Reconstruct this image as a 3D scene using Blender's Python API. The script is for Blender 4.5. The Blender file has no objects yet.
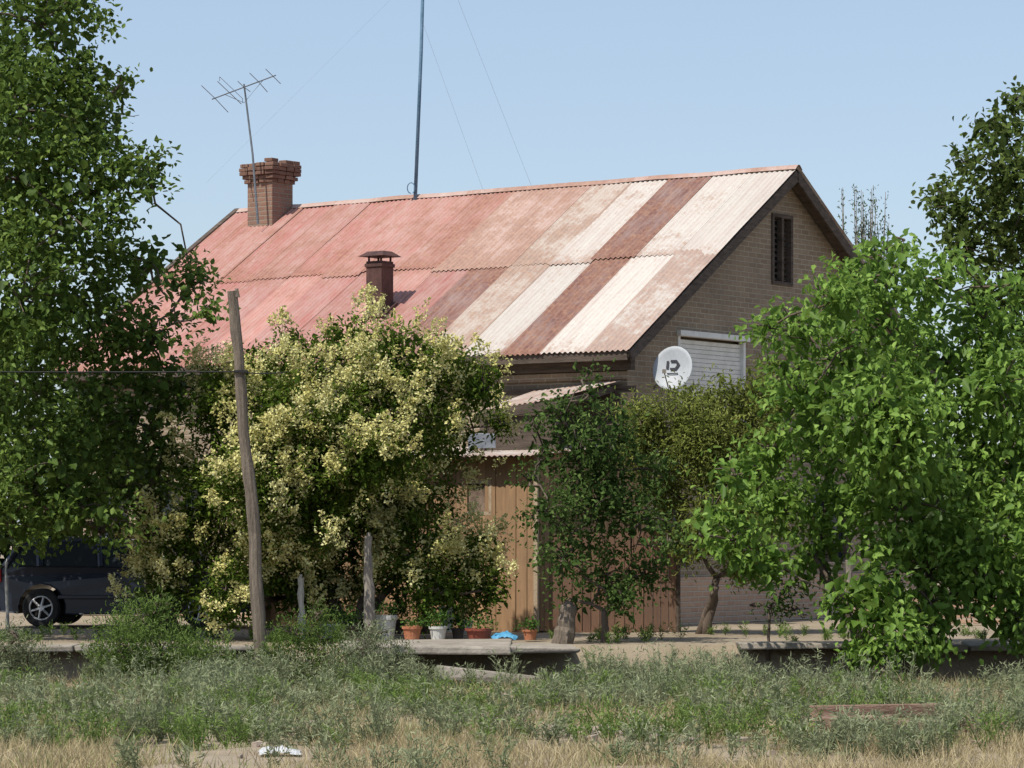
import bpy, math, random
import numpy as np
from mathutils import Vector, Matrix, noise as mnoise

random.seed(3)
F=3100.0; HY=530.0; EYE=1.5
def W(px,py,d):
    return Vector(((px-512)/F*d, d, EYE+(HY-py)/F*d))
scene=bpy.context.scene
COL=scene.collection

# ---------------------------------------------------------------- helpers
def link(o,parent=None):
    COL.objects.link(o)
    if parent is not None: o.parent=parent
    return o
def empty(name,loc=(0,0,0),rz=0.0):
    e=bpy.data.objects.new(name,None); e.location=loc; e.rotation_euler=(0,0,rz); e.empty_display_size=0.3
    return link(e)

class NT:
    def __init__(s,name):
        s.m=bpy.data.materials.new(name); s.m.use_nodes=True
        s.t=s.m.node_tree; s.t.nodes.clear()
        s.out=s.n('ShaderNodeOutputMaterial')
    def n(s,ty,**kw):
        nd=s.t.nodes.new(ty)
        for k,v in kw.items(): setattr(nd,k,v)
        return nd
    def l(s,a,b): s.t.links.new(a,b)
    def noise(s,vec,scale,detail=5,rough=.6):
        nd=s.n('ShaderNodeTexNoise'); nd.inputs['Scale'].default_value=scale
        nd.inputs['Detail'].default_value=detail; nd.inputs['Roughness'].default_value=rough
        if vec is not None: s.l(vec,nd.inputs['Vector'])
        return nd.outputs['Fac']
    def ramp(s,fac,stops):
        r=s.n('ShaderNodeValToRGB'); e=r.color_ramp.elements
        while len(e)<len(stops): e.new(.5)
        for i,(p,c) in enumerate(stops):
            e[i].position=p; e[i].color=(*c,1) if len(c)==3 else c
        s.l(fac,r.inputs['Fac']); return r.outputs['Color']
    def mix(s,fac,a,b,mode='MIX'):
        m=s.n('ShaderNodeMix',data_type='RGBA',blend_type=mode)
        if isinstance(fac,(int,float)): m.inputs[0].default_value=fac
        else: s.l(fac,m.inputs[0])
        for i,x in ((6,a),(7,b)):
            if isinstance(x,tuple): m.inputs[i].default_value=(*x,1)
            else: s.l(x,m.inputs[i])
        return m.outputs[2]
    def math(s,op,a,b=0.0):
        m=s.n('ShaderNodeMath',operation=op)
        for i,x in ((0,a),(1,b)):
            if isinstance(x,(int,float)): m.inputs[i].default_value=x
            else: s.l(x,m.inputs[i])
        return m.outputs[0]
    def coord(s,which='Object',scale=(1,1,1)):
        c=s.n('ShaderNodeTexCoord'); mp=s.n('ShaderNodeMapping'); mp.inputs['Scale'].default_value=scale
        s.l(c.outputs[which],mp.inputs['Vector']); return mp.outputs['Vector']
    def attr(s,name,out='Fac'):
        a=s.n('ShaderNodeAttribute',attribute_name=name); return a.outputs[out]
    def bsdf(s,col,rough=.8,metal=0.0,bump=None,bstr=.4,bdist=.02,spec=.3):
        b=s.n('ShaderNodeBsdfPrincipled')
        if isinstance(col,tuple): b.inputs['Base Color'].default_value=(*col,1)
        else: s.l(col,b.inputs['Base Color'])
        if isinstance(rough,(int,float)): b.inputs['Roughness'].default_value=rough
        else: s.l(rough,b.inputs['Roughness'])
        b.inputs['Metallic'].default_value=metal
        b.inputs['Specular IOR Level'].default_value=spec
        if bump is not None:
            bp=s.n('ShaderNodeBump'); bp.inputs['Strength'].default_value=bstr; bp.inputs['Distance'].default_value=bdist
            s.l(bump,bp.inputs['Height']); s.l(bp.outputs[0],b.inputs['Normal'])
        return b.outputs[0]
    def fin(s,sh): s.l(sh,s.out.inputs['Surface']); return s.m

def mat_noise(name,c1,c2,scale=6,rough=.8,metal=0,stretch=(1,1,1),bstr=.4,spec=.3,bd=.02):
    t=NT(name); v=t.coord('Object',stretch)
    f=t.noise(v,scale); f2=t.noise(v,scale*7,3)
    mx=t.math('ADD',t.math('MULTIPLY',f,.7),t.math('MULTIPLY',f2,.3))
    c=t.ramp(mx,[(.36,c1),(.64,c2)])
    return t.fin(t.bsdf(c,rough,metal,f2,bstr,bd,spec))
def mat_attr(name,c1,c2,scale=5,stretch=(1,1,1),rough=.85,grey=None):
    t=NT(name); v=t.coord('Object',stretch); a=t.attr('v')
    f=t.noise(v,scale); f2=t.noise(v,scale*5,3); f3=t.noise(t.coord('Object'),.9,5)
    mx=t.math('ADD',t.math('MULTIPLY',f,.6),t.math('MULTIPLY',a,.4))
    c=t.ramp(mx,[(.15,c1),(.8,c2)])
    c=t.mix(t.math('MULTIPLY',f2,.35),c,(.06,.05,.04),'MIX') if grey is None else t.mix(t.math('MULTIPLY',f2,.8),c,grey)
    c=t.mix(t.ramp(f3,[(.4,(0,0,0)),(.75,(.5,)*3)]),c,(.12,.09,.07))
    return t.fin(t.bsdf(c,rough,0,f2,.5,.01))
def leaf_mat(name,dark,mid,light,tr=.3,gloss=0.0):
    t=NT(name); a=t.attr('v')
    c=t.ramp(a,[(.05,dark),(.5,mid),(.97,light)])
    if gloss: b=t.bsdf(c,.5,0,None,spec=gloss)
    else:
        d=t.n('ShaderNodeBsdfDiffuse'); t.l(c,d.inputs['Color']); b=d.outputs[0]
    tl=t.n('ShaderNodeBsdfTranslucent'); c2=t.mix(.5,c,light); t.l(c2,tl.inputs['Color'])
    m=t.n('ShaderNodeMixShader'); m.inputs[0].default_value=tr
    t.l(b,m.inputs[1]); t.l(tl.outputs[0],m.inputs[2])
    return t.fin(m.outputs[0])
def brick_mat(name,c1,c2,mort,grime=.35,bw=.25,rh=.085):
    t=NT(name); tc=t.n('ShaderNodeTexCoord'); sp=t.n('ShaderNodeSeparateXYZ'); t.l(tc.outputs['Object'],sp.inputs[0])
    cb=t.n('ShaderNodeCombineXYZ'); t.l(t.math('ADD',sp.outputs[0],sp.outputs[1]),cb.inputs[0]); t.l(sp.outputs[2],cb.inputs[1])
    b=t.n('ShaderNodeTexBrick'); t.l(cb.outputs[0],b.inputs['Vector'])
    b.inputs['Scale'].default_value=1; b.inputs['Brick Width'].default_value=bw; b.inputs['Row Height'].default_value=rh
    b.inputs['Mortar Size'].default_value=.014; b.inputs['Mortar Smooth'].default_value=.3; b.inputs['Bias'].default_value=0
    b.inputs['Color1'].default_value=(*c1,1); b.inputs['Color2'].default_value=(*c2,1); b.inputs['Mortar'].default_value=(*mort,1)
    n1=t.noise(tc.outputs['Object'],1.1,7,.7); n2=t.noise(tc.outputs['Object'],25,4)
    c=t.mix(t.ramp(n1,[(.38,(0,0,0)),(.66,(grime,)*3)]),b.outputs['Color'],(.13,.10,.08))
    c=t.mix(t.math('MULTIPLY',n2,.3),c,mort)
    h=t.math('SUBTRACT',t.math('MULTIPLY',n2,.3),b.outputs['Fac'])
    return t.fin(t.bsdf(c,.9,0,h,.9,.016))

class MB:
    def __init__(s): s.v=[]; s.f=[]; s.a=[]
    def add(s,vs,fs,val=.5):
        o=len(s.v); s.v+= [tuple(x) for x in vs]; s.f+=[tuple(i+o for i in f) for f in fs]; s.a+=[val]*len(vs)
    def box(s,c,d,rz=0,rx=0,ry=0,val=.5,jit=0):
        M=Matrix.Translation(c)@Matrix.Rotation(rz,4,'Z')@Matrix.Rotation(ry,4,'Y')@Matrix.Rotation(rx,4,'X')
        vs=[M@Vector((x*d[0]/2+random.uniform(-jit,jit),y*d[1]/2+random.uniform(-jit,jit),z*d[2]/2+random.uniform(-jit,jit))) for x,y,z in
            ((-1,-1,-1),(1,-1,-1),(1,1,-1),(-1,1,-1),(-1,-1,1),(1,-1,1),(1,1,1),(-1,1,1))]
        s.add(vs,[(0,3,2,1),(4,5,6,7),(0,1,5,4),(1,2,6,5),(2,3,7,6),(3,0,4,7)],val)
    def tube(s,pts,rad,n=6,val=.5,cap=True):
        pts=[Vector(p) for p in pts]; vs=[]; fs=[]
        if isinstance(rad,(int,float)): rad=[rad]*len(pts)
        for i,p in enumerate(pts):
            d=(pts[min(i+1,len(pts)-1)]-pts[max(i-1,0)])
            if d.length<1e-9: d=Vector((0,0,1))
            d.normalize(); r=Vector((1,0,0)) if abs(d.x)<.8 else Vector((0,1,0))
            a=d.cross(r).normalized(); b=d.cross(a)
            for k in range(n):
                t=2*math.pi*k/n; vs.append(p+(a*math.cos(t)+b*math.sin(t))*rad[i])
        for i in range(len(pts)-1):
            for k in range(n):
                k2=(k+1)%n; fs.append((i*n+k,i*n+k2,(i+1)*n+k2,(i+1)*n+k))
        if cap: fs.append(tuple(range(n-1,-1,-1))); fs.append(tuple((len(pts)-1)*n+k for k in range(n)))
        s.add(vs,fs,val)
    def lathe(s,c,prof,n=20,val=.5):
        vs=[];fs=[]
        for r,z in prof:
            for k in range(n):
                t=2*math.pi*k/n; vs.append((c[0]+r*math.cos(t),c[1]+r*math.sin(t),c[2]+z))
        for i in range(len(prof)-1):
            for k in range(n):
                k2=(k+1)%n; fs.append((i*n+k,i*n+k2,(i+1)*n+k2,(i+1)*n+k))
        s.add(vs,fs,val)
    def obj(s,name,mat,parent=None,bevel=0,smooth=False):
        me=bpy.data.meshes.new(name); me.from_pydata(s.v,[],s.f); me.update()
        at=me.attributes.new('v','FLOAT','POINT'); at.data.foreach_set('value',s.a)
        me.materials.append(mat)
        if smooth: me.polygons.foreach_set('use_smooth',[True]*len(me.polygons))
        o=bpy.data.objects.new(name,me); link(o,parent)
        if bevel:
            b=o.modifiers.new('b','BEVEL'); b.width=bevel; b.segments=2; b.limit_method='ANGLE'
        return o

def quad_mesh(name,V,Q,vals,mat,parent=None,smooth=False,extra=None):
    me=bpy.data.meshes.new(name)
    V=np.ascontiguousarray(V,dtype=np.float32); Q=np.ascontiguousarray(Q,dtype=np.int32)
    me.vertices.add(len(V)); me.vertices.foreach_set('co',V.ravel())
    me.loops.add(Q.size); me.loops.foreach_set('vertex_index',Q.ravel())
    me.polygons.add(len(Q)); me.polygons.foreach_set('loop_start',np.arange(len(Q),dtype=np.int32)*4)
    me.update(calc_edges=True)
    at=me.attributes.new('v','FLOAT','POINT'); at.data.foreach_set('value',np.ascontiguousarray(vals,dtype=np.float32))
    if extra is not None:
        at=me.attributes.new('tint','FLOAT_COLOR','POINT'); at.data.foreach_set('color',np.ascontiguousarray(extra,dtype=np.float32).ravel())
    if smooth: me.polygons.foreach_set('use_smooth',np.ones(len(Q),dtype=bool))
    me.materials.append(mat)
    o=bpy.data.objects.new(name,me); return link(o,parent)

def norm(a): return a/np.maximum(np.linalg.norm(a,axis=1,keepdims=True),1e-9)
UP=np.array([0,0,1.0])
def leaves(P,Out,L,Wd,droop,rng,val,upb=1.0,outb=.6):
    n=len(P)
    a=norm(rng.normal(size=(n,3))*.7+Out*.7-UP*droop)
    n0=UP*upb+rng.normal(size=(n,3))*.6+Out*outb
    nn=norm(n0-(n0*a).sum(1,keepdims=True)*a); s=np.cross(nn,a)
    l=(L*rng.uniform(.55,1.25,n))[:,None]; w=(Wd*rng.uniform(.6,1.2,n))[:,None]
    f=nn*w*.13
    v0=P; v1=P+a*l*.3+s*w*.5+f; v2=P+a*l*.68+s*w*.36+f; v3=P+a*l-nn*l*.16; v4=P+a*l*.68-s*w*.36+f; v5=P+a*l*.3-s*w*.5+f
    V=np.stack([v0,v1,v2,v3,v4,v5],1).reshape(-1,3)
    b=(np.arange(n)*6)[:,None]
    Q=np.concatenate([b+np.array([0,1,2,3]),b+np.array([0,3,4,5])],0)
    return V,Q,np.repeat(val,6)
def blades(P,D,L,Wd,bend,rng,val):
    n=len(P); D=norm(D); s=norm(np.cross(D,rng.normal(size=(n,3))))
    l=L[:,None]; w=Wd[:,None]; b=bend[:,None]; side=norm(rng.normal(size=(n,3))*np.array([1,1,.1]))
    m=P+D*l*.55+side*b*l*.15; t=P+D*l+side*b*l*.5-UP*b*l*.15
    V=np.stack([P-s*w*.5,P+s*w*.5,m+s*w*.42,m-s*w*.42,t+s*w*.08,t-s*w*.08],1).reshape(-1,3)
    i=(np.arange(n)*6)[:,None]
    Q=np.concatenate([i+np.array([0,1,2,3]),i+np.array([3,2,4,5])],0)
    return V,Q,np.repeat(val,6)

bark=mat_noise('bark',(.06,.045,.035),(.17,.13,.10),8,.95,0,(1,1,.25),.8)
bark_grey=mat_noise('bark_grey',(.16,.14,.12),(.30,.27,.24),8,.95,0,(1,1,.25),.8)

def tree(name,base,D,blobs,leaf,wd,cover,lmat,tr=.14,droop=.3,seed=1,spread=1.0,sig=.16,K=26,fork=.35,gap=-.12,bk=None,flowers=None,depthscale=1.0,multi=1,twigs=5,gscale=1.3,inner=.4,fill=1.6,fscale=1.9):
    rng=np.random.default_rng(seed); random.seed(seed)
    root=empty(name,base); B=Vector(base)
    bl=[]
    for b in blobs:
        px,py,r=b[:3]; dd=b[3] if len(b)>3 else rng.uniform(-spread,spread)
        c=W(px,py,D+dd); bl.append((c,r*D/F))
    cen=sum((c for c,_ in bl),Vector())/len(bl)
    zmin=B.z; mb=MB()
    fk=B+(cen-B)*fork; fk.x=B.x+(cen.x-B.x)*fork*.6; fk.y=B.y+(cen.y-B.y)*fork*.6
    nodes=[]
    for m in range(multi):
        off=Vector((random.uniform(-1,1)*tr*2.2*(multi>1),random.uniform(-1,1)*tr*2*(multi>1),0))
        f2=fk+Vector((random.uniform(-1,1)*.5*(multi>1),random.uniform(-1,1)*.4*(multi>1),random.uniform(-.1,.2)))
        pts=[];N=6
        for i in range(N):
            t=i/(N-1); pts.append((B+off).lerp(f2,t)+Vector((random.uniform(-1,1),random.uniform(-1,1),0))*tr*.35*(0<i<N-1)-Vector((0,0,.12*(i==0))))
        rr=[tr*(1.35 if i==0 else 1.0-.3*i/N) for i in range(N)]
        mb.tube(pts,rr,9); nodes.append((f2,tr*.72)); nodes.append((pts[-2],tr*.75))
    for c,r in sorted(bl,key=lambda b:(b[0]-fk).length):
        best=min(nodes,key=lambda nd:(nd[0]-c).length*(1.0+.6*(nd[0].z>c.z)))
        p0,r0=best; r1=max(r0*.55,.018); d=c-p0; pts=[p0]
        for i in (1,2,3):
            t=i/4; pts.append(p0+d*t+Vector((random.gauss(0,1),random.gauss(0,1),random.gauss(0,.6)+.6*math.sin(t*3.14)))*d.length*.06)
        pts.append(c); mb.tube(pts,[r0*.8,r0*.72,(r0+r1)/2*.8,r1,r1*.85],6)
        nodes.append((c,r1)); nodes.append((pts[2],(r0+r1)/2*.75))
    P=[];O=[];Vv=[];FL=[];IP=[]
    larea=leaf*wd*.62
    for ci,(c,r) in enumerate(bl):
        nl=cover*math.pi*r*r/larea; nc=max(6,int(nl/K))
        d=norm(rng.normal(size=(nc,3))); rad=r*(rng.uniform(inner,1.0,nc)**.55)*rng.uniform(.8,1.22,nc)
        cc=np.array(c)+d*rad[:,None]*np.array([1,depthscale,.95])
        keep=[]
        for q in cc:
            nv=mnoise.noise(Vector(q)*gscale+Vector((seed*7.3,0,0)))
            keep.append(nv>gap and q[2]>zmin+.05)
        keep=np.array(keep); cc=cc[keep]; d=d[keep]
        if fill>0:
            nf=int(fill*math.pi*r*r/(larea*fscale**2)); df=norm(rng.normal(size=(nf,3))); IP.append(np.array(c)+df*(r*.82*rng.uniform(.0,1,nf)**.45)[:,None])
        if len(cc)==0: continue
        for j in range(min(twigs,len(cc))):
            q=Vector(cc[j]); mid=c.lerp(q,.5)+Vector((random.gauss(0,.04),random.gauss(0,.04),.05))
            mb.tube([c,mid,q],[.016,.011,.005],4,cap=False)
        cv=rng.uniform(0,1,len(cc))
        for q,dd,v in zip(cc,d,cv):
            k=rng.integers(int(K*.6),int(K*1.4))
            P.append(q+rng.normal(size=(k,3))*sig*np.array([1,1,.75])); O.append(np.repeat(dd[None]*.6+np.array([[0,0,.2]]),k,0)+rng.normal(size=(k,3))*.3)
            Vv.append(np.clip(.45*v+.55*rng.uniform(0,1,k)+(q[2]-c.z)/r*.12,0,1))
        if flowers:
            out=(cc-np.array(c))
            for q,o in zip(cc,out):
                if np.linalg.norm(o)>r*.72 and rng.random()<flowers['p'](q,o): FL.append((q,o/np.linalg.norm(o)))
    P=np.concatenate(P);O=np.concatenate(O);Vv=np.concatenate(Vv)
    m=P[:,2]>zmin+.02; P,O,Vv=P[m],O[m],Vv[m]
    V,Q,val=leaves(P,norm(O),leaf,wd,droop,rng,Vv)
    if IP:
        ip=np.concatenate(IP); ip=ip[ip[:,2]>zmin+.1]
        V2,Q2,v2=leaves(ip,norm(rng.normal(size=ip.shape)),leaf*fscale,wd*fscale,droop,rng,rng.uniform(0,.35,len(ip)))  # large inner leaves coloured dark, crown shade put into their tone
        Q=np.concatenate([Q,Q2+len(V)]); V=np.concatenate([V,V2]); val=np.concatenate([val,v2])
    tb=mb.obj('trunk_and_branches',bk or bark,root,smooth=True); tb.matrix_parent_inverse=Matrix.Translation(-B)
    lf=quad_mesh('foliage',V,Q,val,lmat,root); lf.matrix_parent_inverse=Matrix.Translation(-B)
    if FL:
        Pp=[];Oo=[];vv=[]
        for q,o in FL:
            pv=rng.uniform(0,.5)
            for sub in range(rng.integers(2,5)):
                ax=norm((o*.8+UP*.9+rng.normal(size=3)*.45)[None])[0]; Lh=rng.uniform(.15,.30); k=34
                t=rng.uniform(0,1,k); rd=(1-t)*.055+.008
                b0=q+o*.15+UP*.05+rng.normal(size=3)*.07
                Pp.append(b0+ax*(t*Lh)[:,None]+rng.normal(size=(k,3))*rd[:,None]); Oo.append(np.repeat(ax[None],k,0)+rng.normal(size=(k,3))); vv.append(np.clip(pv+rng.uniform(0,.5,k),0,1))
        Pp=np.concatenate(Pp);Oo=np.concatenate(Oo)
        V,Q,val=leaves(Pp,norm(Oo),.048,.036,0,rng,np.concatenate(vv))
        fl=quad_mesh('blossom',V,Q,val,flowers['mat'],root); fl.matrix_parent_inverse=Matrix.Translation(-B)
    return root

# ---------------------------------------------------------------- world, sun, camera
SUN=Vector((-.60,-.66,0)).normalized(); EL=math.radians(57)
wd=bpy.data.worlds.new('World'); scene.world=wd; wd.use_nodes=True
nt=wd.node_tree; nt.nodes.clear()
o=nt.nodes.new('ShaderNodeOutputWorld'); bg=nt.nodes.new('ShaderNodeBackground'); sk=nt.nodes.new('ShaderNodeTexSky')
sk.sky_type='NISHITA'; sk.sun_disc=False; sk.sun_elevation=EL; sk.sun_rotation=math.atan2(SUN.x,SUN.y)%(2*math.pi)
sk.air_density=1.0; sk.dust_density=1.6; sk.ozone_density=1.4; sk.altitude=500
hz=nt.nodes.new('ShaderNodeMix'); hz.data_type='RGBA'; hz.inputs[0].default_value=.36; hz.inputs[7].default_value=(3.9,4.6,5.7,1)
nt.links.new(sk.outputs[0],hz.inputs[6]); nt.links.new(hz.outputs[2],bg.inputs[0])
bg.inputs['Strength'].default_value=.145
nt.links.new(bg.outputs[0],o.inputs[0])
ld=bpy.data.lights.new('sun','SUN'); ld.energy=5.0; ld.angle=math.radians(.5); ld.color=(1,.95,.85)
lo=bpy.data.objects.new('sun',ld); link(lo)
sd=Vector((SUN.x*math.cos(EL),SUN.y*math.cos(EL),math.sin(EL)))
lo.rotation_euler=sd.to_track_quat('Z','Y').to_euler(); lo.location=(-20,-10,40)
cd=bpy.data.cameras.new('camera'); cam=bpy.data.objects.new('camera',cd); link(cam)
cam.location=(0,0,EYE); cam.rotation_euler=(math.radians(90),0,0)
cd.sensor_width=36; cd.lens=F/1024*36; cd.shift_y=(HY-384)/1024; cd.clip_end=6000; cd.clip_start=.5
scene.camera=cam
scene.view_settings.view_transform='Standard'; scene.view_settings.look='None'; scene.view_settings.exposure=0

# ---------------------------------------------------------------- ground
def gz(x,y):
    e=.35*mnoise.noise(Vector((x*.6,3,0)))+.12*mnoise.noise(Vector((x*2.3,9,0)))
    y2=y+e*.5
    if y2<36.9: z=-.36
    elif y2<38.0: t=(y2-36.9)/1.1; z=-.36-.5*t*t*(3-2*t)
    elif y<40.8: z=-.86
    elif y<41.0: z=-.86+.84*(y-40.8)/.2
    else: z=-.02
    if y<41 and y>-20: z+=.07*mnoise.noise(Vector((x*.5,y*.5,0)))+.035*mnoise.noise(Vector((x*1.7,y*1.7,4)))*(y<40.6)
    elif 41<=y<60: z+=-.0+.012*mnoise.noise(Vector((x*1.5,y*1.5,4)))
    return z
xs=np.concatenate([[-2500,-600,-150,-60,-30,-20],np.arange(-15,15.01,.22),[20,30,60,150,600,2500]])
ys=np.concatenate([[-300,-60,-20,0,10,16],np.arange(20,36.5,.22),np.arange(36.5,41.6,.1),np.arange(42,62,.6),[70,90,130,250,600,1500,4000]])
V=np.array([(x,y,gz(x,y)) for y in ys for x in xs]); nx=len(xs)
Q=np.array([(j*nx+i,j*nx+i+1,(j+1)*nx+i+1,(j+1)*nx+i) for j in range(len(ys)-1) for i in range(nx-1)])
t=NT('dry_soil'); c=t.coord()
n1=t.noise(c,.55,6,.65); n2=t.noise(c,9,5); n3=t.noise(c,60,3)
col=t.ramp(n1,[(.35,(.22,.165,.11)),(.55,(.31,.25,.18)),(.72,(.39,.315,.245))])
col=t.mix(t.math('MULTIPLY',n2,.55),col,(.19,.16,.10)); col=t.mix(t.math('MULTIPLY',n3,.25),col,(.44,.37,.30))
g_=t.n('ShaderNodeNewGeometry'); sz=t.n('ShaderNodeSeparateXYZ'); t.l(g_.outputs['Position'],sz.inputs[0])
mr=t.n('ShaderNodeMapRange'); t.l(sz.outputs[2],mr.inputs[0]); mr.inputs[1].default_value=-.45; mr.inputs[2].default_value=-.6
ditch_shade=mr.outputs[0]
col=t.mix(ditch_shade,col,(.045,.038,.028))  # shade in the ditch painted into the soil colour by height
gm=t.fin(t.bsdf(col,.95,0,t.math('ADD',n2,t.math('MULTIPLY',n3,.5)),.8,.03))
quad_mesh('ground',V,Q,np.zeros(len(V)),gm,smooth=True)

conc=mat_noise('concrete',(.18,.16,.13),(.34,.30,.25),3,.9,0,(1,1,1),.5)
root=empty('canal_edge_kerb',(0,41,0)); mb=MB(); random.seed(5)
x=-15
while x<15:
    L=random.uniform(.6,1.7)
    if not(-2.0<x+L/2<.9) and random.random()<.85:
        mb.box((x+L/2,-.16+random.uniform(-.09,.06),-.035+random.uniform(-.03,.02)),(L-.03,.72,.08),rz=random.uniform(-.04,.04),ry=random.uniform(-.02,.02),rx=random.uniform(-.03,.03),jit=.018)
    x+=L
mb.obj('edge_slabs',conc,root,.02)
root=empty('concrete_slab_bridge',(-.6,40.4,.0)); mb=MB()
mb.box((-.35,-.1,-.0),(1.9,2.4,.10),ry=.01,jit=.03); mb.box((.85,.25,-.04),(1.15,2.1,.09),rz=.04,jit=.03); mb.box((-1.3,.2,-.02),(.7,1.4,.10),rz=.1,jit=.02)
mb.box((.3,-1.35,-.34),(1.3,.35,.13),rz=-.06,ry=.08,jit=.03)
mb.obj('slabs',mat_noise('old_concrete',(.20,.175,.145),(.36,.32,.27),3,.9,0,(1,1,1),.5),root,.025)

# ---------------------------------------------------------------- house
TH=math.atan2(-.579,.815)
H=empty('brick_house',(1.827,48,0),TH)
ZE=4.318; SL=.638; WID=10.26; LEN=12.3; RZ=ZE+SL*WID/2
brk=brick_mat('house_brick',(.22,.155,.10),(.31,.225,.15),(.40,.335,.25),.5)
brk2=brick_mat('plinth_brick',(.44,.25,.16),(.52,.32,.21),(.50,.42,.33),.25)
wx0,wx1,wy0,wy1=-LEN+.3,-.3,.38,WID-.38
def rz_at(y): return ZE+SL*min(y,WID-y)
ins=.09
pro=[(wy0,-.1),(wy1,-.1),(wy1,rz_at(wy1)-ins),(WID/2,RZ-ins),(wy0,rz_at(wy0)-ins)]
mb=MB(); vs=[(wx0,y,z) for y,z in pro]+[(wx1,y,z) for y,z in pro]
mb.add(vs,[(4,3,2,1,0),(5,6,7,8,9)]+[(i,(i+1)%5,(i+1)%5+5,i+5) for i in range(5)])
walls=mb.obj('walls',brk,H)
cuts=[((wx1,5.13,6.23),(.5,.62,1.1)),((wx1,2.9,4.0),(.4,2.1,1.35)),((wx1,1.75,1.45),(.4,.9,1.1)),((wx1,6.8,1.6),(.4,1.4,1.3)),
      ((-9.6,wy0,1.6),(1.3,.4,1.4)),((-7.2,wy0,1.05),(1.0,.4,2.1)),((-11.2,wy0,1.7),(.8,.4,1.2))]
cb=MB()
for c_,d_ in cuts: cb.box(c_,d_)
cut=cb.obj('cutter',brk,H)
bo=walls.modifiers.new('b','BOOLEAN'); bo.object=cut; bo.operation='DIFFERENCE'; bo.solver='EXACT'
bpy.context.view_layer.update()
dg=bpy.context.evaluated_depsgraph_get()
nm=bpy.data.meshes.new_from_object(walls.evaluated_get(dg)); walls.modifiers.clear(); walls.data=nm
bpy.data.objects.remove(cut)
mb=MB(); mb.box((wx1+.05,(wy0+wy1)/2,.36),(.1,wy1-wy0+.2,.76)); mb.box(((wx0+wx1)/2,wy0-.05,.36),(wx1-wx0,.1,.74))
mb.obj('plinth',brk2,H,.01)
darkwood=mat_noise('weathered_dark_wood',(.05,.038,.03),(.13,.10,.08),5,.9,0,(.5,1,4))
greywood=mat_noise('grey_wood',(.16,.14,.12),(.33,.29,.25),6,.92,0,(2,2,.4))
mb=MB(); mb.box(((wx0+wx1)/2,wy0-.06,4.10),(wx1-wx0+.3,.12,.2)); mb.obj('wall_plate_beam',darkwood,H,.01)
mb=MB(); mb.box(((wx0+wx1)/2,wy0-.03,3.92),(wx1-wx0+.06,.06,.12)); mb.obj('cornice',brk,H)
dark=mat_noise('dark_interior',(.008,.008,.009),(.02,.018,.016),2,.7)
glass=NT('dark_glass'); glass=glass.fin(glass.bsdf((.02,.025,.03),.12,0,spec=.35))
white=mat_noise('worn_white_paint',(.60,.59,.55),(.78,.76,.72),5,.6,0,(1,1,1),.2)
mb=MB()
mb.box((wx1-.2,5.13,6.23),(.02,.6,1.08))
mb.box((wx1-.14,6.8,1.6),(.02,1.36,1.26)); mb.box((wx1-.14,1.75,1.45),(.02,.86,1.06))
for x_,z_,w_,h_ in ((-9.6,1.6,1.26,1.36),(-7.2,1.05,.96,2.06),(-11.2,1.7,.76,1.16)): mb.box((x_,wy0+.15,z_),(w_,.02,h_))
mb.obj('window_glass',glass,H)
mb=MB()
for z_ in (5.66,6.8): mb.box((wx1-.02,5.13,z_),(.1,.68,.06))
for y_ in (4.82,5.13,5.44): mb.box((wx1-.02,y_,6.23),(.09,.07,1.08))
for i in range(11): mb.box((wx1-.09,5.13,5.74+i*.1),(.06,.58,.012),ry=.7)
for y_,z_,w_,h_ in ((6.8,1.6,1.4,1.3),(1.75,1.45,.9,1.1)):
    for s_ in (-1,0,1): mb.box((wx1-.08,y_+s_*(w_/2-.035),z_),(.08,.06,h_-.005))
    for s_ in (-1,1): mb.box((wx1-.075,y_,z_+s_*(h_/2-.035)),(.08,w_-.01,.06))
for x_,z_,w_,h_ in ((-9.6,1.6,1.3,1.4),(-7.2,1.05,1.0,2.1),(-11.2,1.7,.8,1.2)):
    for s_ in (-1,0,1): mb.box((x_+s_*(w_/2-.035),wy0+.09,z_),(.06,.08,h_-.005))
    for s_ in (-1,1): mb.box((x_,wy0+.085,z_+s_*(h_/2-.035)),(w_-.01,.08,.06))
mb.obj('window_frames',darkwood,H)
mb=MB()
for i in range(17): mb.box((wx1-.07,2.9,3.40+i*.071),(.035,2.0,.066),ry=.12,val=random.random())
for s_ in (-1,1): mb.box((wx1-.04,2.9+s_*1.01,4.0),(.1,.07,1.33))
mb.box((wx1+.0,2.9,4.66),(.16,2.15,.09)); mb.box((wx1+.03,2.9,3.29),(.22,2.2,.07))
mb.obj('roller_shutter',white,H,.004)

# roof metal
t=NT('rusty_corrugated_metal'); tint=t.attr('tint','Color'); r_=t.attr('v')
c=t.coord('Object',(7,.5,.5)); streak=t.noise(c,1.0,6,.7)
c2=t.coord(); blot=t.noise(c2,1.5,8,.74); fine=t.noise(c2,11,5,.72)
m=t.math('ADD',t.math('ADD',t.math('MULTIPLY',streak,.32),t.math('MULTIPLY',blot,.55)),t.math('MULTIPLY',fine,.30))
m=t.math('ADD',m,t.math('MULTIPLY',t.math('SUBTRACT',r_,.5),.46))
mask=t.ramp(m,[(.56,(0,0,0)),(.66,(1,1,1))])
rust=t.ramp(fine,[(.3,(.15,.065,.045)),(.52,(.27,.14,.095)),(.75,(.42,.26,.17))])
fade=t.noise(t.coord('Object',(3,.8,.8)),1.7,6,.75)
base=t.mix(t.ramp(fade,[(.38,(.0,)*3),(.68,(.75,)*3)]),tint,t.mix(.6,tint,(.50,.42,.38)))
base=t.mix(t.ramp(streak,[(.35,(.45,)*3),(.55,(0,)*3)]),base,t.mix(.5,base,(.26,.15,.12)))
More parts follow.
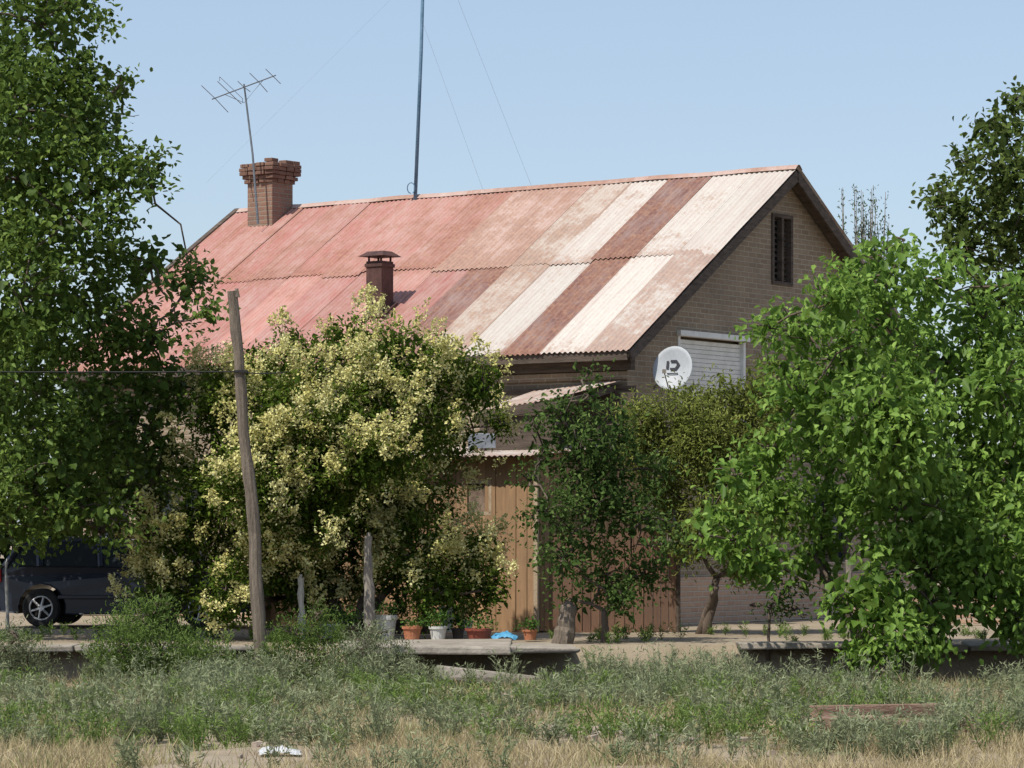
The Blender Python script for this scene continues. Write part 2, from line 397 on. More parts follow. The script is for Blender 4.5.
base=t.mix(t.ramp(fine,[(.45,(0,0,0)),(.75,(.45,)*3)]),base,t.mix(.6,base,(.33,.21,.15)))
col=t.mix(t.math('MULTIPLY',mask,.8),base,t.mix(.22,rust,tint))
metal=t.fin(t.bsdf(col,t.ramp(mask,[(0,(.6,)*3),(1,(.9,)*3)]),0,fine,.3,.01,.25))
PINK=(.37,.15,.13);PINK2=(.41,.19,.16);PALE=(.43,.30,.255);WHITE=(.52,.485,.44);WH2=(.47,.41,.35);RUST=(.15,.07,.062)
NS=15; sw=LEN/NS
up=[(WHITE,.27),(WHITE,.38),(RUST,.55),(WHITE,.44),(WH2,.54),(PALE,.60),(PALE,.60),(PINK2,.58),(PINK2,.54),(PINK2,.46),(PINK,.54),(PINK2,.47),(PINK,.5),(PINK2,.42),(PINK,.5)]
lowc=[(WHITE,.62),(WHITE,.25),(RUST,.58),(WHITE,.30),(WH2,.55),(RUST,.55),(PINK,.44),(PINK2,.38),(PINK,.42),(PINK,.35),(PINK2,.42),(PINK,.44),(PINK,.37),(PINK2,.42),(PINK,.44)]
def roof_side(name,front=True):
    V=[];Q=[];A=[];T=[]; rng=np.random.default_rng(8 if front else 9)
    half=WID/2; o=0
    for row,(y0,y1,dz,cols) in enumerate(((-.06,half*.53,0,lowc),(half*.5,half+.0,.018,up))):
        for k in range(NS):
            x1=-k*sw+.03; x0=x1-sw-.05; tc,rs=cols[k] if front else cols[(k*7+3)%NS]
            tc=np.array(tc)*rng.uniform(.88,1.1); n=int(sw/.1*8); ny=12; lift=rng.uniform(0,.014); dy=rng.uniform(-.04,.04) if row==0 else rng.uniform(-.09,.09)
            tilt=rng.uniform(-.008,.008)
            for j in range(ny+1):
                tt=j/ny
                for i in range(n+1):
                    xx=x0+(x1-x0)*i/n; yb=y0+(dy if j==0 else 0); yy=yb+(y1-yb)*tt
                    z=ZE+SL*yy+dz+lift+(k%2)*.004+tilt*tt+.013*math.sin(xx*2*math.pi/.1)+.012*mnoise.noise(Vector((xx*.8,yy*.8,row)))
                    V.append((xx,yy if front else WID-yy,z))
                    e=max(0,1-tt*5)*.22 if row==1 else max(0,1-tt*7)*.26
                    e+=max(0,1-min(i,n-i)/5.0)*.16
                    e+=max(0,tt-.85)*1.0*(row==0)
                    A.append(rs+e); T.append((*tc,1))
            for j in range(ny):
                for i in range(n):
                    a=o+j*(n+1)+i; Q.append((a,a+1,a+n+2,a+n+1) if front else (a,a+n+1,a+n+2,a+1))
            o=len(V)
    return quad_mesh(name,np.array(V),np.array(Q),A,metal,H,extra=np.array(T))
roof_side('roof_front'); roof_side('roof_back',False)
V=[];Q=[];A=[];T=[];n=120
for i in range(n+1):
    x_=.04-(LEN+.08)*i/n; nn_=mnoise.noise(Vector((x_*.9,0,5)))
    for y_,z_ in ((-.12,-.055),(-.03,.025),(.03,.025),(.12,-.055)):
        V.append((x_,WID/2+y_,RZ+.03+z_+.014*nn_+.006*mnoise.noise(Vector((x_*6,0,1))))); A.append(.5+.35*nn_+(.3 if 3.2<-x_<6 else 0)); T.append((*PALE,1))
for i in range(n):
    for k in range(3): a=i*4+k; Q.append((a,a+1,a+5,a+4))
quad_mesh('ridge_cap',np.array(V),np.array(Q),A,metal,H,extra=np.array(T))
mb=MB(); ang=math.atan(SL); SLn=math.hypot(WID/2,SL*WID/2)
for xg,dx in ((.0,1),(-LEN,-1)):
    for sgn in (1,-1):
        yc=WID/4 if sgn>0 else WID*3/4
        mb.box((xg+.0,yc,ZE+SL*WID/4-.125),(.045,SLn,.17),rx=ang*sgn)
        mb.box((xg-.15*dx,yc,ZE+SL*WID/4-.06),(.27,SLn-.06,.03),rx=ang*sgn)
mb.box((-LEN-.03,WID/4,ZE+SL*WID/4+.045),(.12,SLn,.05),rx=ang)
mb.box((-LEN/2,-.02,ZE-.11),(LEN-.06,.035,.15)); mb.box((-LEN/2,WID+.02,ZE-.10),(LEN-.06,.035,.13))
mb.box((-LEN/2,.2,ZE-.03),(LEN-.1,.36,.025),rx=0)
for i in range(16): mb.box((-.35-i*.77,.18,ZE-.08),(.07,.38,.1),rx=0)
mb.obj('eave_boards',darkwood,H,.005)
cbm=brick_mat('chimney_brick',(.21,.095,.065),(.29,.15,.105),(.28,.22,.17),.6)
mb=MB(); cx,cy=-11.2,4.75
mb.box((cx,cy,7.5),(.6,.6,1.2))
mb.obj('chimney_stack',cbm,H)
mb=MB(); random.seed(4)
for r_i,(z_,w_) in enumerate(((8.04,.68),(8.115,.76),(8.19,.82),(8.265,.85),(8.34,.83),(8.41,.80))):
    for sx in range(4):
        for sy in range(4):
            if sx in(1,2) and sy in (1,2): continue
            if r_i==5 and random.random()<.5: continue
            if r_i==4 and random.random()<.12: continue
            mb.box((cx+(sx-1.5)*w_/4+random.uniform(-.02,.02),cy+(sy-1.5)*w_/4+random.uniform(-.02,.02),z_+random.uniform(-.006,.006)),(w_/4-.01,w_/4-.01,.066),rz=random.uniform(-.09,.09),ry=random.uniform(-.03,.03),val=random.random())
mb.obj('chimney_cap_bricks',mat_attr('old_brick',(.14,.06,.042),(.28,.16,.115),8),H,.008)
rm=mat_noise('rusty_flue_metal',(.045,.024,.022),(.12,.056,.046),5,.75,.0,(1,1,.5))
mb=MB(); fx,fy=-5.95,1.35
mb.box((fx,fy,5.5),(.33,.33,1.1)); mb.box((fx,fy,5.98),(.37,.37,.06)); mb.box((fx,fy,5.22),(.46,.5,.04),rx=ang)
for a in (-1,1):
    for b in (-1,1): mb.box((fx+a*.13,fy+b*.13,6.07),(.03,.03,.14))
w_=.27; vs=[(fx-w_,fy-w_,6.13),(fx+w_,fy-w_,6.13),(fx+w_,fy+w_,6.13),(fx-w_,fy+w_,6.13),(fx-.17,fy-.12,6.22),(fx+.17,fy-.12,6.22),(fx+.17,fy+.12,6.22),(fx-.17,fy+.12,6.22)]
mb.add(vs,[(3,2,1,0),(0,1,5,4),(1,2,6,5),(2,3,7,6),(3,0,4,7),(4,5,6,7)])
mb.obj('metal_flue',rm,H,.006)
def corr(name,p00,p10,p11,p01,tc,rs,parent,pitch=.1):
    p00,p10,p11,p01=[Vector(p) for p in (p00,p10,p11,p01)]
    L=(p10-p00).length; n=int(L/pitch*6); ny=6; nrm=(p10-p00).cross(p01-p00).normalized(); V=[];A=[];Q=[]
    for j in range(ny+1):
        for i in range(n+1):
            a=p00.lerp(p10,i/n); b=p01.lerp(p11,i/n); p=a.lerp(b,j/ny)+nrm*.011*math.sin(i/6*2*math.pi)
            V.append(p); A.append(rs+(.2 if j in (0,) else 0)+.15*mnoise.noise(p*2))
    for j in range(ny):
        for i in range(n): a=j*(n+1)+i; Q.append((a,a+1,a+n+2,a+n+1))
    return quad_mesh(name,np.array(V),np.array(Q),A,metal,parent,extra=np.tile(np.array([*tc,1]),(len(V),1)))
corr('porch_roof',(-2.0,-1.3,3.34),(-.55,-1.3,3.50),(-.35,.3,3.84),(-2.0,.3,3.72),WHITE,.62,H)
mb=MB(); mb.box((-1.25,-1.25,3.33),(1.5,.08,.12),ry=-.11); mb.box((-.48,-.5,3.56),(.06,1.7,.1),rx=.20)
for x_ in (-1.9,-.55): mb.box((x_,-1.24,1.6),(.09,.09,3.2))
mb.box((-1.4,.3,3.0),(2.6,.05,1.5)); mb.box((-1.25,-1.2,2.95),(1.3,.03,.62))  # dark panels added to darken the wall under the porch roof
mb.obj('porch_frame_dark_panels',darkwood,H)

# ---------------------------------------------------------------- wooden shed
S=empty('wooden_shed',(1.827,48,0),TH)
boards=mat_attr('orange_boards',(.22,.13,.07),(.56,.34,.18),4,(3,3,.35))
mb=MB(); random.seed(11); x_=-.02
while x_>-5.2:
    w_=random.uniform(.13,.21); z1=2.6+random.uniform(-.03,.02); y_=-2.5+random.uniform(-.008,.008); v_=random.uniform(.1,1)
    if -1.32<x_-w_/2<-.88:
        mb.box((x_-w_/2,y_,.88),(w_-.006,.025,1.74),val=v_); mb.box((x_-w_/2,y_,2.4),(w_-.006,.025,.36),val=v_)
    else: mb.box((x_-w_/2,y_,z1/2-.03),(w_-.006,.025,z1+.06),val=v_,ry=random.uniform(-.004,.004))
    x_-=w_
y_=-2.45
while y_<.3:
    w_=random.uniform(.11,.17); mb.box((.0,y_+w_/2,1.35),(.025,w_-.008,2.7),val=random.random()); y_+=w_
mb.obj('board_walls',boards,S,.003)
mb=MB(); mb.box((-1.12,-2.49,2.22),(.56,.05,.05)); mb.box((-1.12,-2.49,1.75),(.56,.05,.05)); mb.box((-1.38,-2.49,1.98),(.05,.05,.46)); mb.box((-.86,-2.49,1.98),(.05,.05,.46)); mb.box((0.0,-2.53,1.3),(.07,.05,2.6)); 
mb.obj('window_frame',mat_noise('pale_wood',(.32,.24,.16),(.46,.37,.26),6),S)
mb=MB(); mb.box((-1.12,-2.47,1.98),(.48,.02,.42)); mb.box((-1.2,-2.45,1.98),(.1,.03,.42)); mb.obj('window_pane',mat_noise('dusty_pane',(.10,.065,.05),(.26,.19,.14),9),S)
mb=MB(); mb.box((-2.6,-2.4,1.3),(5.1,.03,2.55)); mb.obj('dark_inner_sheet',dark,S)  # near-black sheet stands in for the darkness inside the shed
corr('shed_roof',(-5.4,-2.8,2.60),(.12,-2.8,2.60),(.12,.3,2.84),(-5.4,.3,2.84),WHITE,.55,S)
mb=MB(); mb.box((-1.62,-1.7,2.86),(.5,.04,.24),rx=.25,jit=.03); mb.obj('sheet_metal_offcut',mat_noise('blue_grey_sheet',(.13,.15,.18),(.24,.265,.30),4,.6),S)
fr=empty('wooden_fence',(.6,45.9,0)); mb=MB(); x_=0
while x_<1.83:
    w_=random.uniform(.1,.15); mb.box((x_+w_/2,.12*x_,.72+random.uniform(-.04,.04)),(w_-.008,.025,1.5),val=random.random()*.5); x_+=w_
mb.obj('fence_boards',mat_attr('brown_boards',(.14,.075,.05),(.33,.18,.11),4,(3,3,.35)),fr,.003)
mb=MB(); mb.box((.92,.15,.4),(1.8,.04,.08),rz=.12); mb.box((.92,.15,1.2),(1.8,.04,.08),rz=.12); mb.tube([(1.87,.2,-.1),(1.87,.2,1.65)],.035,8); mb.obj('rails',darkwood,fr)
gw=empty('brick_garden_wall',(9.6,49.5,0)); mb=MB(); mb.box((0,0,.24),(8.5,.22,.52)); mb.obj('wall',brk2,gw,.01)
mb=MB(); mb.box((0,0,.53),(8.6,.3,.06)); mb.obj('coping',conc,gw,.01)

# ---------------------------------------------------------------- satellite dish
dsh=empty('satellite_dish',(0,0,0)); 
dp=Vector((1.827+.815*.32+.579*.72,48-.579*.32+.815*.72,4.03))
dsh.location=dp
dn=Vector((-.32,-.86,.30)).normalized(); Rq=dn.to_track_quat('Z','Y').to_matrix().to_4x4()
mb=MB(); R0=.36
mb.lathe((0,0,0),[(0.001,-.055),(.1,-.05),(.2,-.036),(.3,-.014),(R0,.0),(R0+.008,-.004),(R0,-.012),(.3,-.026),(.2,-.048),(.1,-.062),(.001,-.067)],36)
d=mb.obj('reflector',mat_noise('dish_grey_paint',(.32,.34,.365),(.40,.42,.445),3,.5,0,(1,1,1),.05),dsh,smooth=True); d.matrix_local=Rq@Matrix.Diagonal((.88,1,1,1))
mb=MB(); mb.tube([Rq@Vector(p) for p in ((0,-.33,-.02),(0,-.36,.12),(0,-.22,.36))],.010,6); mb.box(Rq@Vector((0,-.2,.38)),(.06,.09,.06))
mb.tube([Rq@Vector((0,0,-.06)),Vector((-.05,.1,-.12)),Vector((-.28,.33,-.3))],.022,8)
mb.obj('arm_and_bracket',greywood,dsh)
mb=MB()
mb.add([(x,y+.03,-.036) for x,y in [(-.115,-.05),(-.115,.08),(-.075,.08),(-.075,-.05)]],[(0,3,2,1)])
mb.add([(x,y+.03,-.034) for x,y in [(-.05,-.07),(-.05,-.035),(.03,-.035),(.06,.015),(.03,.06),(-.05,.06),(-.05,.095),(.05,.095),(.11,.015),(.05,-.07)]],[(0,9,2,1),(2,9,8,3),(3,8,7,4),(4,7,6,5)])
mb.box((.0,-.10,-.034),(.18,.02,.002))
d=mb.obj('printed_mark',mat_noise('mark_ink',(.02,.02,.03),(.05,.05,.06),5),dsh); d.matrix_local=Rq@Matrix.Translation((0,0.02,.006))

# ---------------------------------------------------------------- antennas
steel=mat_noise('grey_steel',(.10,.12,.14),(.2,.22,.24),8,.6,.3)
blue=mat_noise('blue_grey_pole',(.07,.15,.23),(.15,.25,.36),4,.6)
def tvant(name,base,top,bdir,L,nel,el,edir,thk=.012):
    r=empty(name,base); b=Vector(base); tp=Vector(top)-b; mb=MB()
    mb.tube([(0,0,0),tp*.5+Vector((.03,0,0)),tp],[.024,.02,.017],7)
    bd=Vector(bdir).normalized(); ed=Vector(edir).normalized(); c=tp-Vector((0,0,.06))
    mb.tube([c-bd*L*.5,c+bd*L*.5],thk,5)
    for i in range(nel):
        p=c+bd*L*(-.5+(i+.2)/(nel-.6)); l=el*(1.15-.6*i/nel)*(1 if i!=2 else .6)
        mb.tube([p-ed*l*.5,p,p+ed*l*.5+Vector((0,0,.03*(i%3-1)))],thk*.7,4)
    p=c-bd*L*.2; mb.tube([p-ed*el*.5,p-ed*el*.5+Vector((0,0,.08)),p+ed*el*.5+Vector((0,0,.08)),p+ed*el*.5],thk*.5,4)
    mb.tube([c-bd*L*.3,tp-Vector((0,0,.35)),c+bd*L*.3],thk*.5,4)
    mb.obj('mast_and_elements',steel,r)
tvant('tv_antenna',W(258,224,57.75),W(244,84,57.8),(1,.25,.42),1.3,5,.9,(.42,.9,-.35))
tvant('tv_antenna',W(108,330,60),W(104,108,60),(1,.2,-.16),1.2,6,.9,(.3,.9,.1),.01)
am=empty('antenna_mast',W(415,196,56.7)); b=Vector(am.location); mb=MB()
tp=W(425,-90,56.7)-b; mb.tube([(0,0,-.15),tp*.5+Vector((.02,0,0)),tp],[.034,.032,.03],8)
pts=[Vector((.0,-.04,.05))]+[Vector((-.07+.07*math.cos(a),-.05,.14+.10*math.sin(a))) for a in np.linspace(-1.2,4.6,12)]
mb.tube(pts,.01,5)
mb.obj('pole',blue,am,smooth=True)
mb=MB(); top=tp
for q in (W(535,195,56)-b,W(483,190,55.5)-b):
    mb.tube([top*.98 if q.x>1.7 else top*.62,q],.0018,4)
mb.tube([top*.8,Vector((-3.9,.9,.35))],.0010,4)
mb.obj('guy_wires',steel,am)

# ---------------------------------------------------------------- wooden pole + wire
pw=mat_noise('weathered_pole_wood',(.10,.08,.06),(.26,.21,.165),5,.95,0,(4,4,.3),.9)
bz=W(261,676,37.0); bz.z=-.46
wp=empty('wooden_pole',bz); mb=MB(); tp=W(236,291,37.0)-bz; pts=[];rr=[]
for i in range(21):
    t_=i/20; pts.append(tp*t_+Vector((.035*math.sin(t_*5)+.012*math.sin(t_*17)+random.uniform(-.006,.006),random.uniform(-.008,.008),0))); rr.append(.086-.024*t_+random.uniform(-.006,.006))
mb.tube(pts,rr,9); mb.tube([tp*.985,tp+Vector((.01,0,.03))],[.05,.02],6); mb.obj('pole_shaft',pw,wp)
mb=MB(); a=tp*.80+Vector((-.06,0,0)); mb.box(tp*.80,(.16,.16,.03))
def sag(p,q,s,n=14): return [p.lerp(q,i/n)-Vector((0,0,s*4*(i/n)*(1-i/n))) for i in range(n+1)]
mb.tube(sag(Vector((-12,-.2,3.55-bz.z)),a,.06),.008,4)
mb.tube(sag(a,W(345,350,51.2)-bz,.15),.008,4)
mb.obj('power_line',mat_noise('black_cable',(.015,.015,.015),(.03,.03,.03)),wp)
def stump(name,px,py0,py1,D,r0,r1,mat,lean=0):
    b_=W(px,py1,D); b_.z=gz(b_.x,D)-.05; tz=W(px+lean,py0,D)-b_; e=empty(name,b_); mb=MB(); n=9
    mb.tube([tz*(i/(n-1))+Vector((random.uniform(-.012,.012),random.uniform(-.01,.01),0)) for i in range(n)],[r0+(r1-r0)*i/(n-1)+random.uniform(-.012,.012) for i in range(n)],9)
    mb.tube([tz*.97,tz+Vector((.015,0,.05))],[r1*.8,r1*.35],7)
    mb.obj('post',mat,e)
stump('wooden_post',370,536,640,42.0,.085,.06,greywood,-2)
stump('wooden_post',303,578,640,42.6,.05,.045,mat_noise('pale_post',(.4,.38,.34),(.58,.55,.5)),-3)
stump('wooden_post',562,605,642,41.4,.15,.11,pw,7)
stump('wooden_stake',8,562,626,47.2,.022,.02,mat_noise('pale_stake',(.4,.38,.34),(.5,.48,.44)),-2)
stump('wooden_post',848,560,640,44,.05,.045,greywood,1)

# ---------------------------------------------------------------- pots
terr=mat_noise('terracotta',(.38,.14,.07),(.50,.22,.12),6,.85)
whp=mat_noise('white_plastic',(.50,.50,.47),(.66,.66,.62),4,.5,0,(1,1,1),.1)
blk=mat_noise('dark_pot',(.05,.04,.035),(.12,.09,.07),5,.7)
redp=mat_noise('dark_red_pot',(.2,.05,.035),(.3,.09,.06),5,.7)
potleaf=leaf_mat('pot_plant_leaf',(.03,.06,.015),(.07,.14,.03),(.14,.24,.06))
rng=np.random.default_rng(21)
for nm_,px,py,r_,h_,mt,pl in (('plastic_bucket',386,640,.15,.34,whp,.18),('flower_pot',412,641,.13,.2,terr,.10),('flower_pot',438,641,.12,.2,whp,.2),('flower_pot',479,641,.18,.17,redp,.13),
      ('flower_pot',458,639,.09,.15,blk,.22),('flower_pot',350,640,.12,.2,blk,.25),('flower_pot',399,634,.1,.2,blk,.3),('flower_pot',530,640,.1,.14,terr,.15),('flower_pot',330,638,.13,.2,whp,.2),('flower_pot',425,634,.1,.22,blk,.3),('flower_pot',466,634,.1,.2,whp,.25),('flower_pot',447,632,.12,.38,whp,.1)):
    D=1.5*F/(py-530); e=empty(nm_,((px-512)/F*D,D,.0 if D>41.6 else .045)); mb=MB()
    mb.lathe((0,0,0),[(.001,.005),(r_*.72,.0),(r_*.95,h_*.8),(r_*1.06,h_*.82),(r_*1.08,h_),(r_*.95,h_),(r_*.9,h_*.85),(.001,h_*.85)],18); mb.obj('pot',mt,e,smooth=False)
    n=int(260*pl/.3); P=rng.normal(size=(n,3))*np.array([r_*.7,r_*.7,pl*.3])+np.array([0,0,h_+pl*.45]); P[:,2]=np.maximum(P[:,2],h_*.86)
    V,Q,val=leaves(P,norm(rng.normal(size=(n,3))+UP*.4),.06,.03,0,rng,rng.uniform(0,1,n)); quad_mesh('plant',V,Q,val,potleaf,e)
def crumple(name,loc,sx,sy,sz,mat,seed,n=14):
    e=empty(name,loc); V=[];Q=[]
    for j in range(n+1):
        for i in range(n+1):
            u=i/n*2-1; v=j/n*2-1; r=max(0,1-(u*u+v*v)*.6)
            V.append((u*sx+.25*sx*mnoise.noise(Vector((u*2,v*2,seed))),v*sy+.25*sy*mnoise.noise(Vector((u*2,v*2,seed+5))),sz*r*(.6+.9*abs(mnoise.noise(Vector((u*3,v*3,seed+9)))))+.004))
    for j in range(n):
        for i in range(n): a=j*(n+1)+i; Q.append((a,a+1,a+n+2,a+n+1))
    quad_mesh('sheet',np.array(V),np.array(Q),np.zeros(len(V)),mat,e)
crumple('blue_tarp',(-.10,41.7,.02),.17,.13,.13,mat_noise('blue_plastic',(.05,.22,.40),(.12,.36,.55),6,.4),3)
def gp(px,py):
    D=1.86*F/(py-530); x=(px-512)/F*D; return (x,D,gz(x,D))
g_=gp(280,756); crumple('plastic_bag',(g_[0],g_[1],g_[2]+.01),.17,.12,.07,mat_noise('white_film',(.42,.43,.44),(.56,.57,.58),6,.4),8)
crumple('paper_scrap',gp(690,697),.13,.1,.09,whp,12)

# ---------------------------------------------------------------- timber and rubble
tw=mat_noise('rotten_timber',(.17,.10,.07),(.36,.25,.19),5,.95,0,(.5,4,4),.9)
g=gp(880,738); e=empty('weathered_timber',g); mb=MB(); random.seed(9)
for dx,dy,dz,L,w_,h_,rz in ((-.25,.1,.10,.85,.16,.12,.03),(.45,-.05,.09,.7,.15,.11,-.05),(0,.45,.19,1.2,.14,.12,-.04),(-.5,.35,.08,.4,.12,.1,.1),(.9,.4,.07,.5,.14,.12,.05)):
    mb.box((dx,dy,dz),(L,w_,h_),rz=rz,ry=random.uniform(-.03,.03),jit=.018)
mb.obj('beams',tw,e,.012)
e=empty('rubble',gp(640,738)); mb=MB(); g0=Vector(gp(640,738)); random.seed(15)
for i in range(170):
    if i<80: x_=random.gauss(0,.5); y_=random.gauss(0,.6)
    else: x_=random.uniform(-4.5,4.5); y_=random.uniform(-2.5,8)
    s_=random.uniform(.02,.09); z_=gz(g0.x+x_,g0.y+y_)-g0.z
    mb.box((x_,y_,z_+s_*.2),(s_*random.uniform(1,2),s_*random.uniform(1,1.6),s_),rz=random.uniform(0,3),rx=random.uniform(-.3,.3),jit=s_*.2,val=random.random())
mb.obj('stones',mat_attr('rubble_stone',(.24,.19,.15),(.50,.41,.34),8),e,.006)

# ---------------------------------------------------------------- car
def car(name,loc,rz):
    C=empty(name,loc,rz)
    paint=mat_noise('car_paint_dark_blue',(.012,.016,.028),(.018,.022,.036),3,.3,.1,(1,1,1),.0,.4)
    rub=mat_noise('tyre_rubber',(.015,.015,.015),(.03,.03,.03),8,.9); alloy=mat_noise('alloy',(.35,.36,.37),(.5,.5,.52),6,.35,.7)
    WR=.30; wxs=(-1.27,1.22)
    def arc(cx): return [(cx+.37*math.cos(a),.30+.37*math.sin(a)) for a in np.linspace(-.25,math.pi+.25,11)]
    a1=arc(wxs[0])[::-1]; a2=arc(wxs[1])[::-1]
    prof=[(-1.97,.36),(-1.93,.24)]+a1+[(-.75,.2),(.7,.2)]+a2+[(1.9,.24),(2.0,.34),(2.0,.58),(1.93,.70),(1.6,.80),(1.05,.90),(.2,.93),(-1.5,.95),(-1.9,.94),(-1.99,.80),(-2.0,.55)]
    mb=MB(); n=len(prof)
    vs=[]
    for yy in (-.80,-.85,.85,.80):
        for x,z in prof:
            taper=1-.06*max(0,(abs(x)-1.4)/.6); vs.append((x,yy*taper*(1-.03*max(0,z-.6)/.35),z))
    fs=[tuple(range(n-1,-1,-1)),tuple(3*n+i for i in range(n))]
    for s_ in range(3):
        for i in range(n): i2=(i+1)%n; fs.append((s_*n+i,s_*n+i2,(s_+1)*n+i2,(s_+1)*n+i))
    mb.add(vs,fs); mb.obj('body',paint,C,.02)
    gh=[(-1.86,.93),(-1.62,1.29),(-1.35,1.36),(-.4,1.39),(.25,1.33),(.98,.90)]
    hw=lambda z:.78-.32*(z-.93)
    mb=MB(); n=len(gh); vs=[(x,-hw(z),z) for x,z in gh]+[(x,hw(z),z) for x,z in gh]
    mb.add(vs,[tuple(range(n-1,-1,-1)),tuple(range(n,2*n))]+[(i,(i+1)%n,(i+1)%n+n,i+n) for i in range(n)]); mb.obj('cabin_glass',glass,C)
    mb=MB()
    for i in (1,2,3):
        (xa,za),(xb,zb)=gh[i],gh[i+1]; wa,wb=hw(za)+.012,hw(zb)+.012
        mb.add([(xa,-wa,za+.018),(xb,-wb,zb+.018),(xb,wb,zb+.018),(xa,wa,za+.018),(xa,-wa-.01,za-.05),(xb,-wb-.01,zb-.05),(xb,wb+.01,zb-.05),(xa,wa+.01,za-.05)],[(0,1,2,3),(0,4,5,1),(2,6,7,3),(0,3,7,4),(1,5,6,2)])
    for sg in (-1,1):
        for (xa,za,xb,zb,r) in ((-1.86,.93,-1.62,1.29,.055),(-1.62,1.29,-1.35,1.36,.04),(.98,.9,.25,1.32,.03),(-.35,.93,-.4,1.37,.045),(-1.3,.93,-1.35,1.35,.06)):
            mb.tube([(xa,sg*(hw(za)),za),(xb,sg*(hw(zb)),zb)],r,6)
        mb.box((.72,sg*.88,.98),(.14,.16,.11)); mb.box((-.2,sg*.862,.78),(.14,.02,.025)); mb.box((-1.05,sg*.862,.79),(.14,.02,.025))
        mb.box((0,sg*.855,.47),(2.0,.02,.06))
    mb.box((-1.99,0,.42),(.12,1.5,.2)); mb.box((1.99,0,.4),(.1,1.5,.2))
    mb.obj('roof_pillars_trim',paint,C,.01)
    mb=MB(); mr=MB()
    for x in wxs:
        for sg in (-1,1):
            n=28; pr=[(.19,-.09),(.27,-.1),(WR,-.07),(WR,.07),(.27,.1),(.19,.09)]
            vs=[];fs=[]
            for r,yy in pr:
                for k in range(n): a=2*math.pi*k/n; vs.append((x+r*math.cos(a),sg*.74+yy,WR+r*math.sin(a)))
            for i in range(len(pr)-1):
                for k in range(n): k2=(k+1)%n; fs.append((i*n+k,i*n+k2,(i+1)*n+k2,(i+1)*n+k))
            mb.add(vs,fs); 
            yo=sg*.82
            mb.tube([(x,sg*.70,WR),(x,sg*.76,WR)],.19,20)
            mr.tube([(x,yo-.01,WR),(x,yo+.01,WR)],.05,12)
            ring=[(x+.18*math.cos(a),yo,WR+.18*math.sin(a)) for a in np.linspace(0,2*math.pi,25)]; mr.tube(ring,.016,6)
            for k in range(6):
                a=k*math.pi/3+.3; mr.tube([(x+.04*math.cos(a),yo,WR+.04*math.sin(a)),(x+.17*math.cos(a),yo,WR+.17*math.sin(a))],[.022,.016],6)
    mb.obj('tyres',rub,C); mr.obj('wheel_rims',alloy,C)
    mb=MB()
    for sg in (-1,1): mb.box((-1.965,sg*.68,.8),(.1,.2,.2))
    mb.obj('tail_lamps',mat_noise('red_lens',(.25,.01,.01),(.35,.02,.02),5,.2),C,.01)
    mb=MB()
    for sg in (-1,1): mb.box((1.93,sg*.62,.66),(.12,.28,.12))
    mb.box((-2.06,0,.62),(.01,.5,.12)); mb.obj('head_lamps_and_plate',whp,C,.01)
    return C
car('parked_car',(-5.9,48.4,0),-.10)

# ---------------------------------------------------------------- trees
L_left=leaf_mat('broadleaf_leaf',(.045,.08,.014),(.10,.165,.03),(.21,.29,.065),.32,.15)
L_priv=leaf_mat('privet_leaf',(.04,.07,.012),(.085,.135,.022),(.19,.25,.045),.28)
L_mul=leaf_mat('mulberry_leaf',(.085,.16,.026),(.17,.29,.05),(.29,.43,.095),.38,.2)
L_apr=leaf_mat('young_tree_leaf',(.035,.065,.018),(.075,.125,.034),(.16,.23,.07),.3)
L_oli=leaf_mat('olive_leaf',(.10,.125,.025),(.20,.235,.055),(.34,.36,.12),.32)
L_drk=leaf_mat('dark_tree_leaf',(.045,.07,.02),(.09,.13,.032),(.17,.22,.07),.3)
L_dis=leaf_mat('distant_leaf',(.03,.05,.02),(.06,.09,.035),(.11,.15,.07),.2)
blos=leaf_mat('cream_blossom',(.50,.46,.15),(.66,.62,.27),(.76,.73,.42),.25)

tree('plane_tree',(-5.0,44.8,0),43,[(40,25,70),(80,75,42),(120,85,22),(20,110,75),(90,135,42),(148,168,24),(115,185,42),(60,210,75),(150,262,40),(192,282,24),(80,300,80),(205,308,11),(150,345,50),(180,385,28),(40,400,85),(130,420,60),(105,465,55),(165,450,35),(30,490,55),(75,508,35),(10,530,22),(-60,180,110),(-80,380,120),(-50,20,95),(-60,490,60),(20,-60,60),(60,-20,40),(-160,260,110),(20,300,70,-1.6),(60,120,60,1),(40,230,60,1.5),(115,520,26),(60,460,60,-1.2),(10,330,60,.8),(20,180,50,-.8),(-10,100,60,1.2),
     (80,430,60,3.2),(0,440,70,3.4),(140,470,45,3.0),(-40,360,80,3.6),(60,522,28,.5),(150,500,30,1),(35,532,18,.8),(100,530,18,.6)],  # deep rear crown blobs added to shade the parked car
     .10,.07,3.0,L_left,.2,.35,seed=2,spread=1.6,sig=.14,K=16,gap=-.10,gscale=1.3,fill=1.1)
def pf(q,o):
    px=512+q[0]/q[1]*F; w=.62 if px<410 else .42
    return w*(1 if o[1]<.3 else .3)*(1 if q[2]>.7 else .4)*(1.3 if mnoise.noise(Vector(q)*1.3)>-.02 else .2)
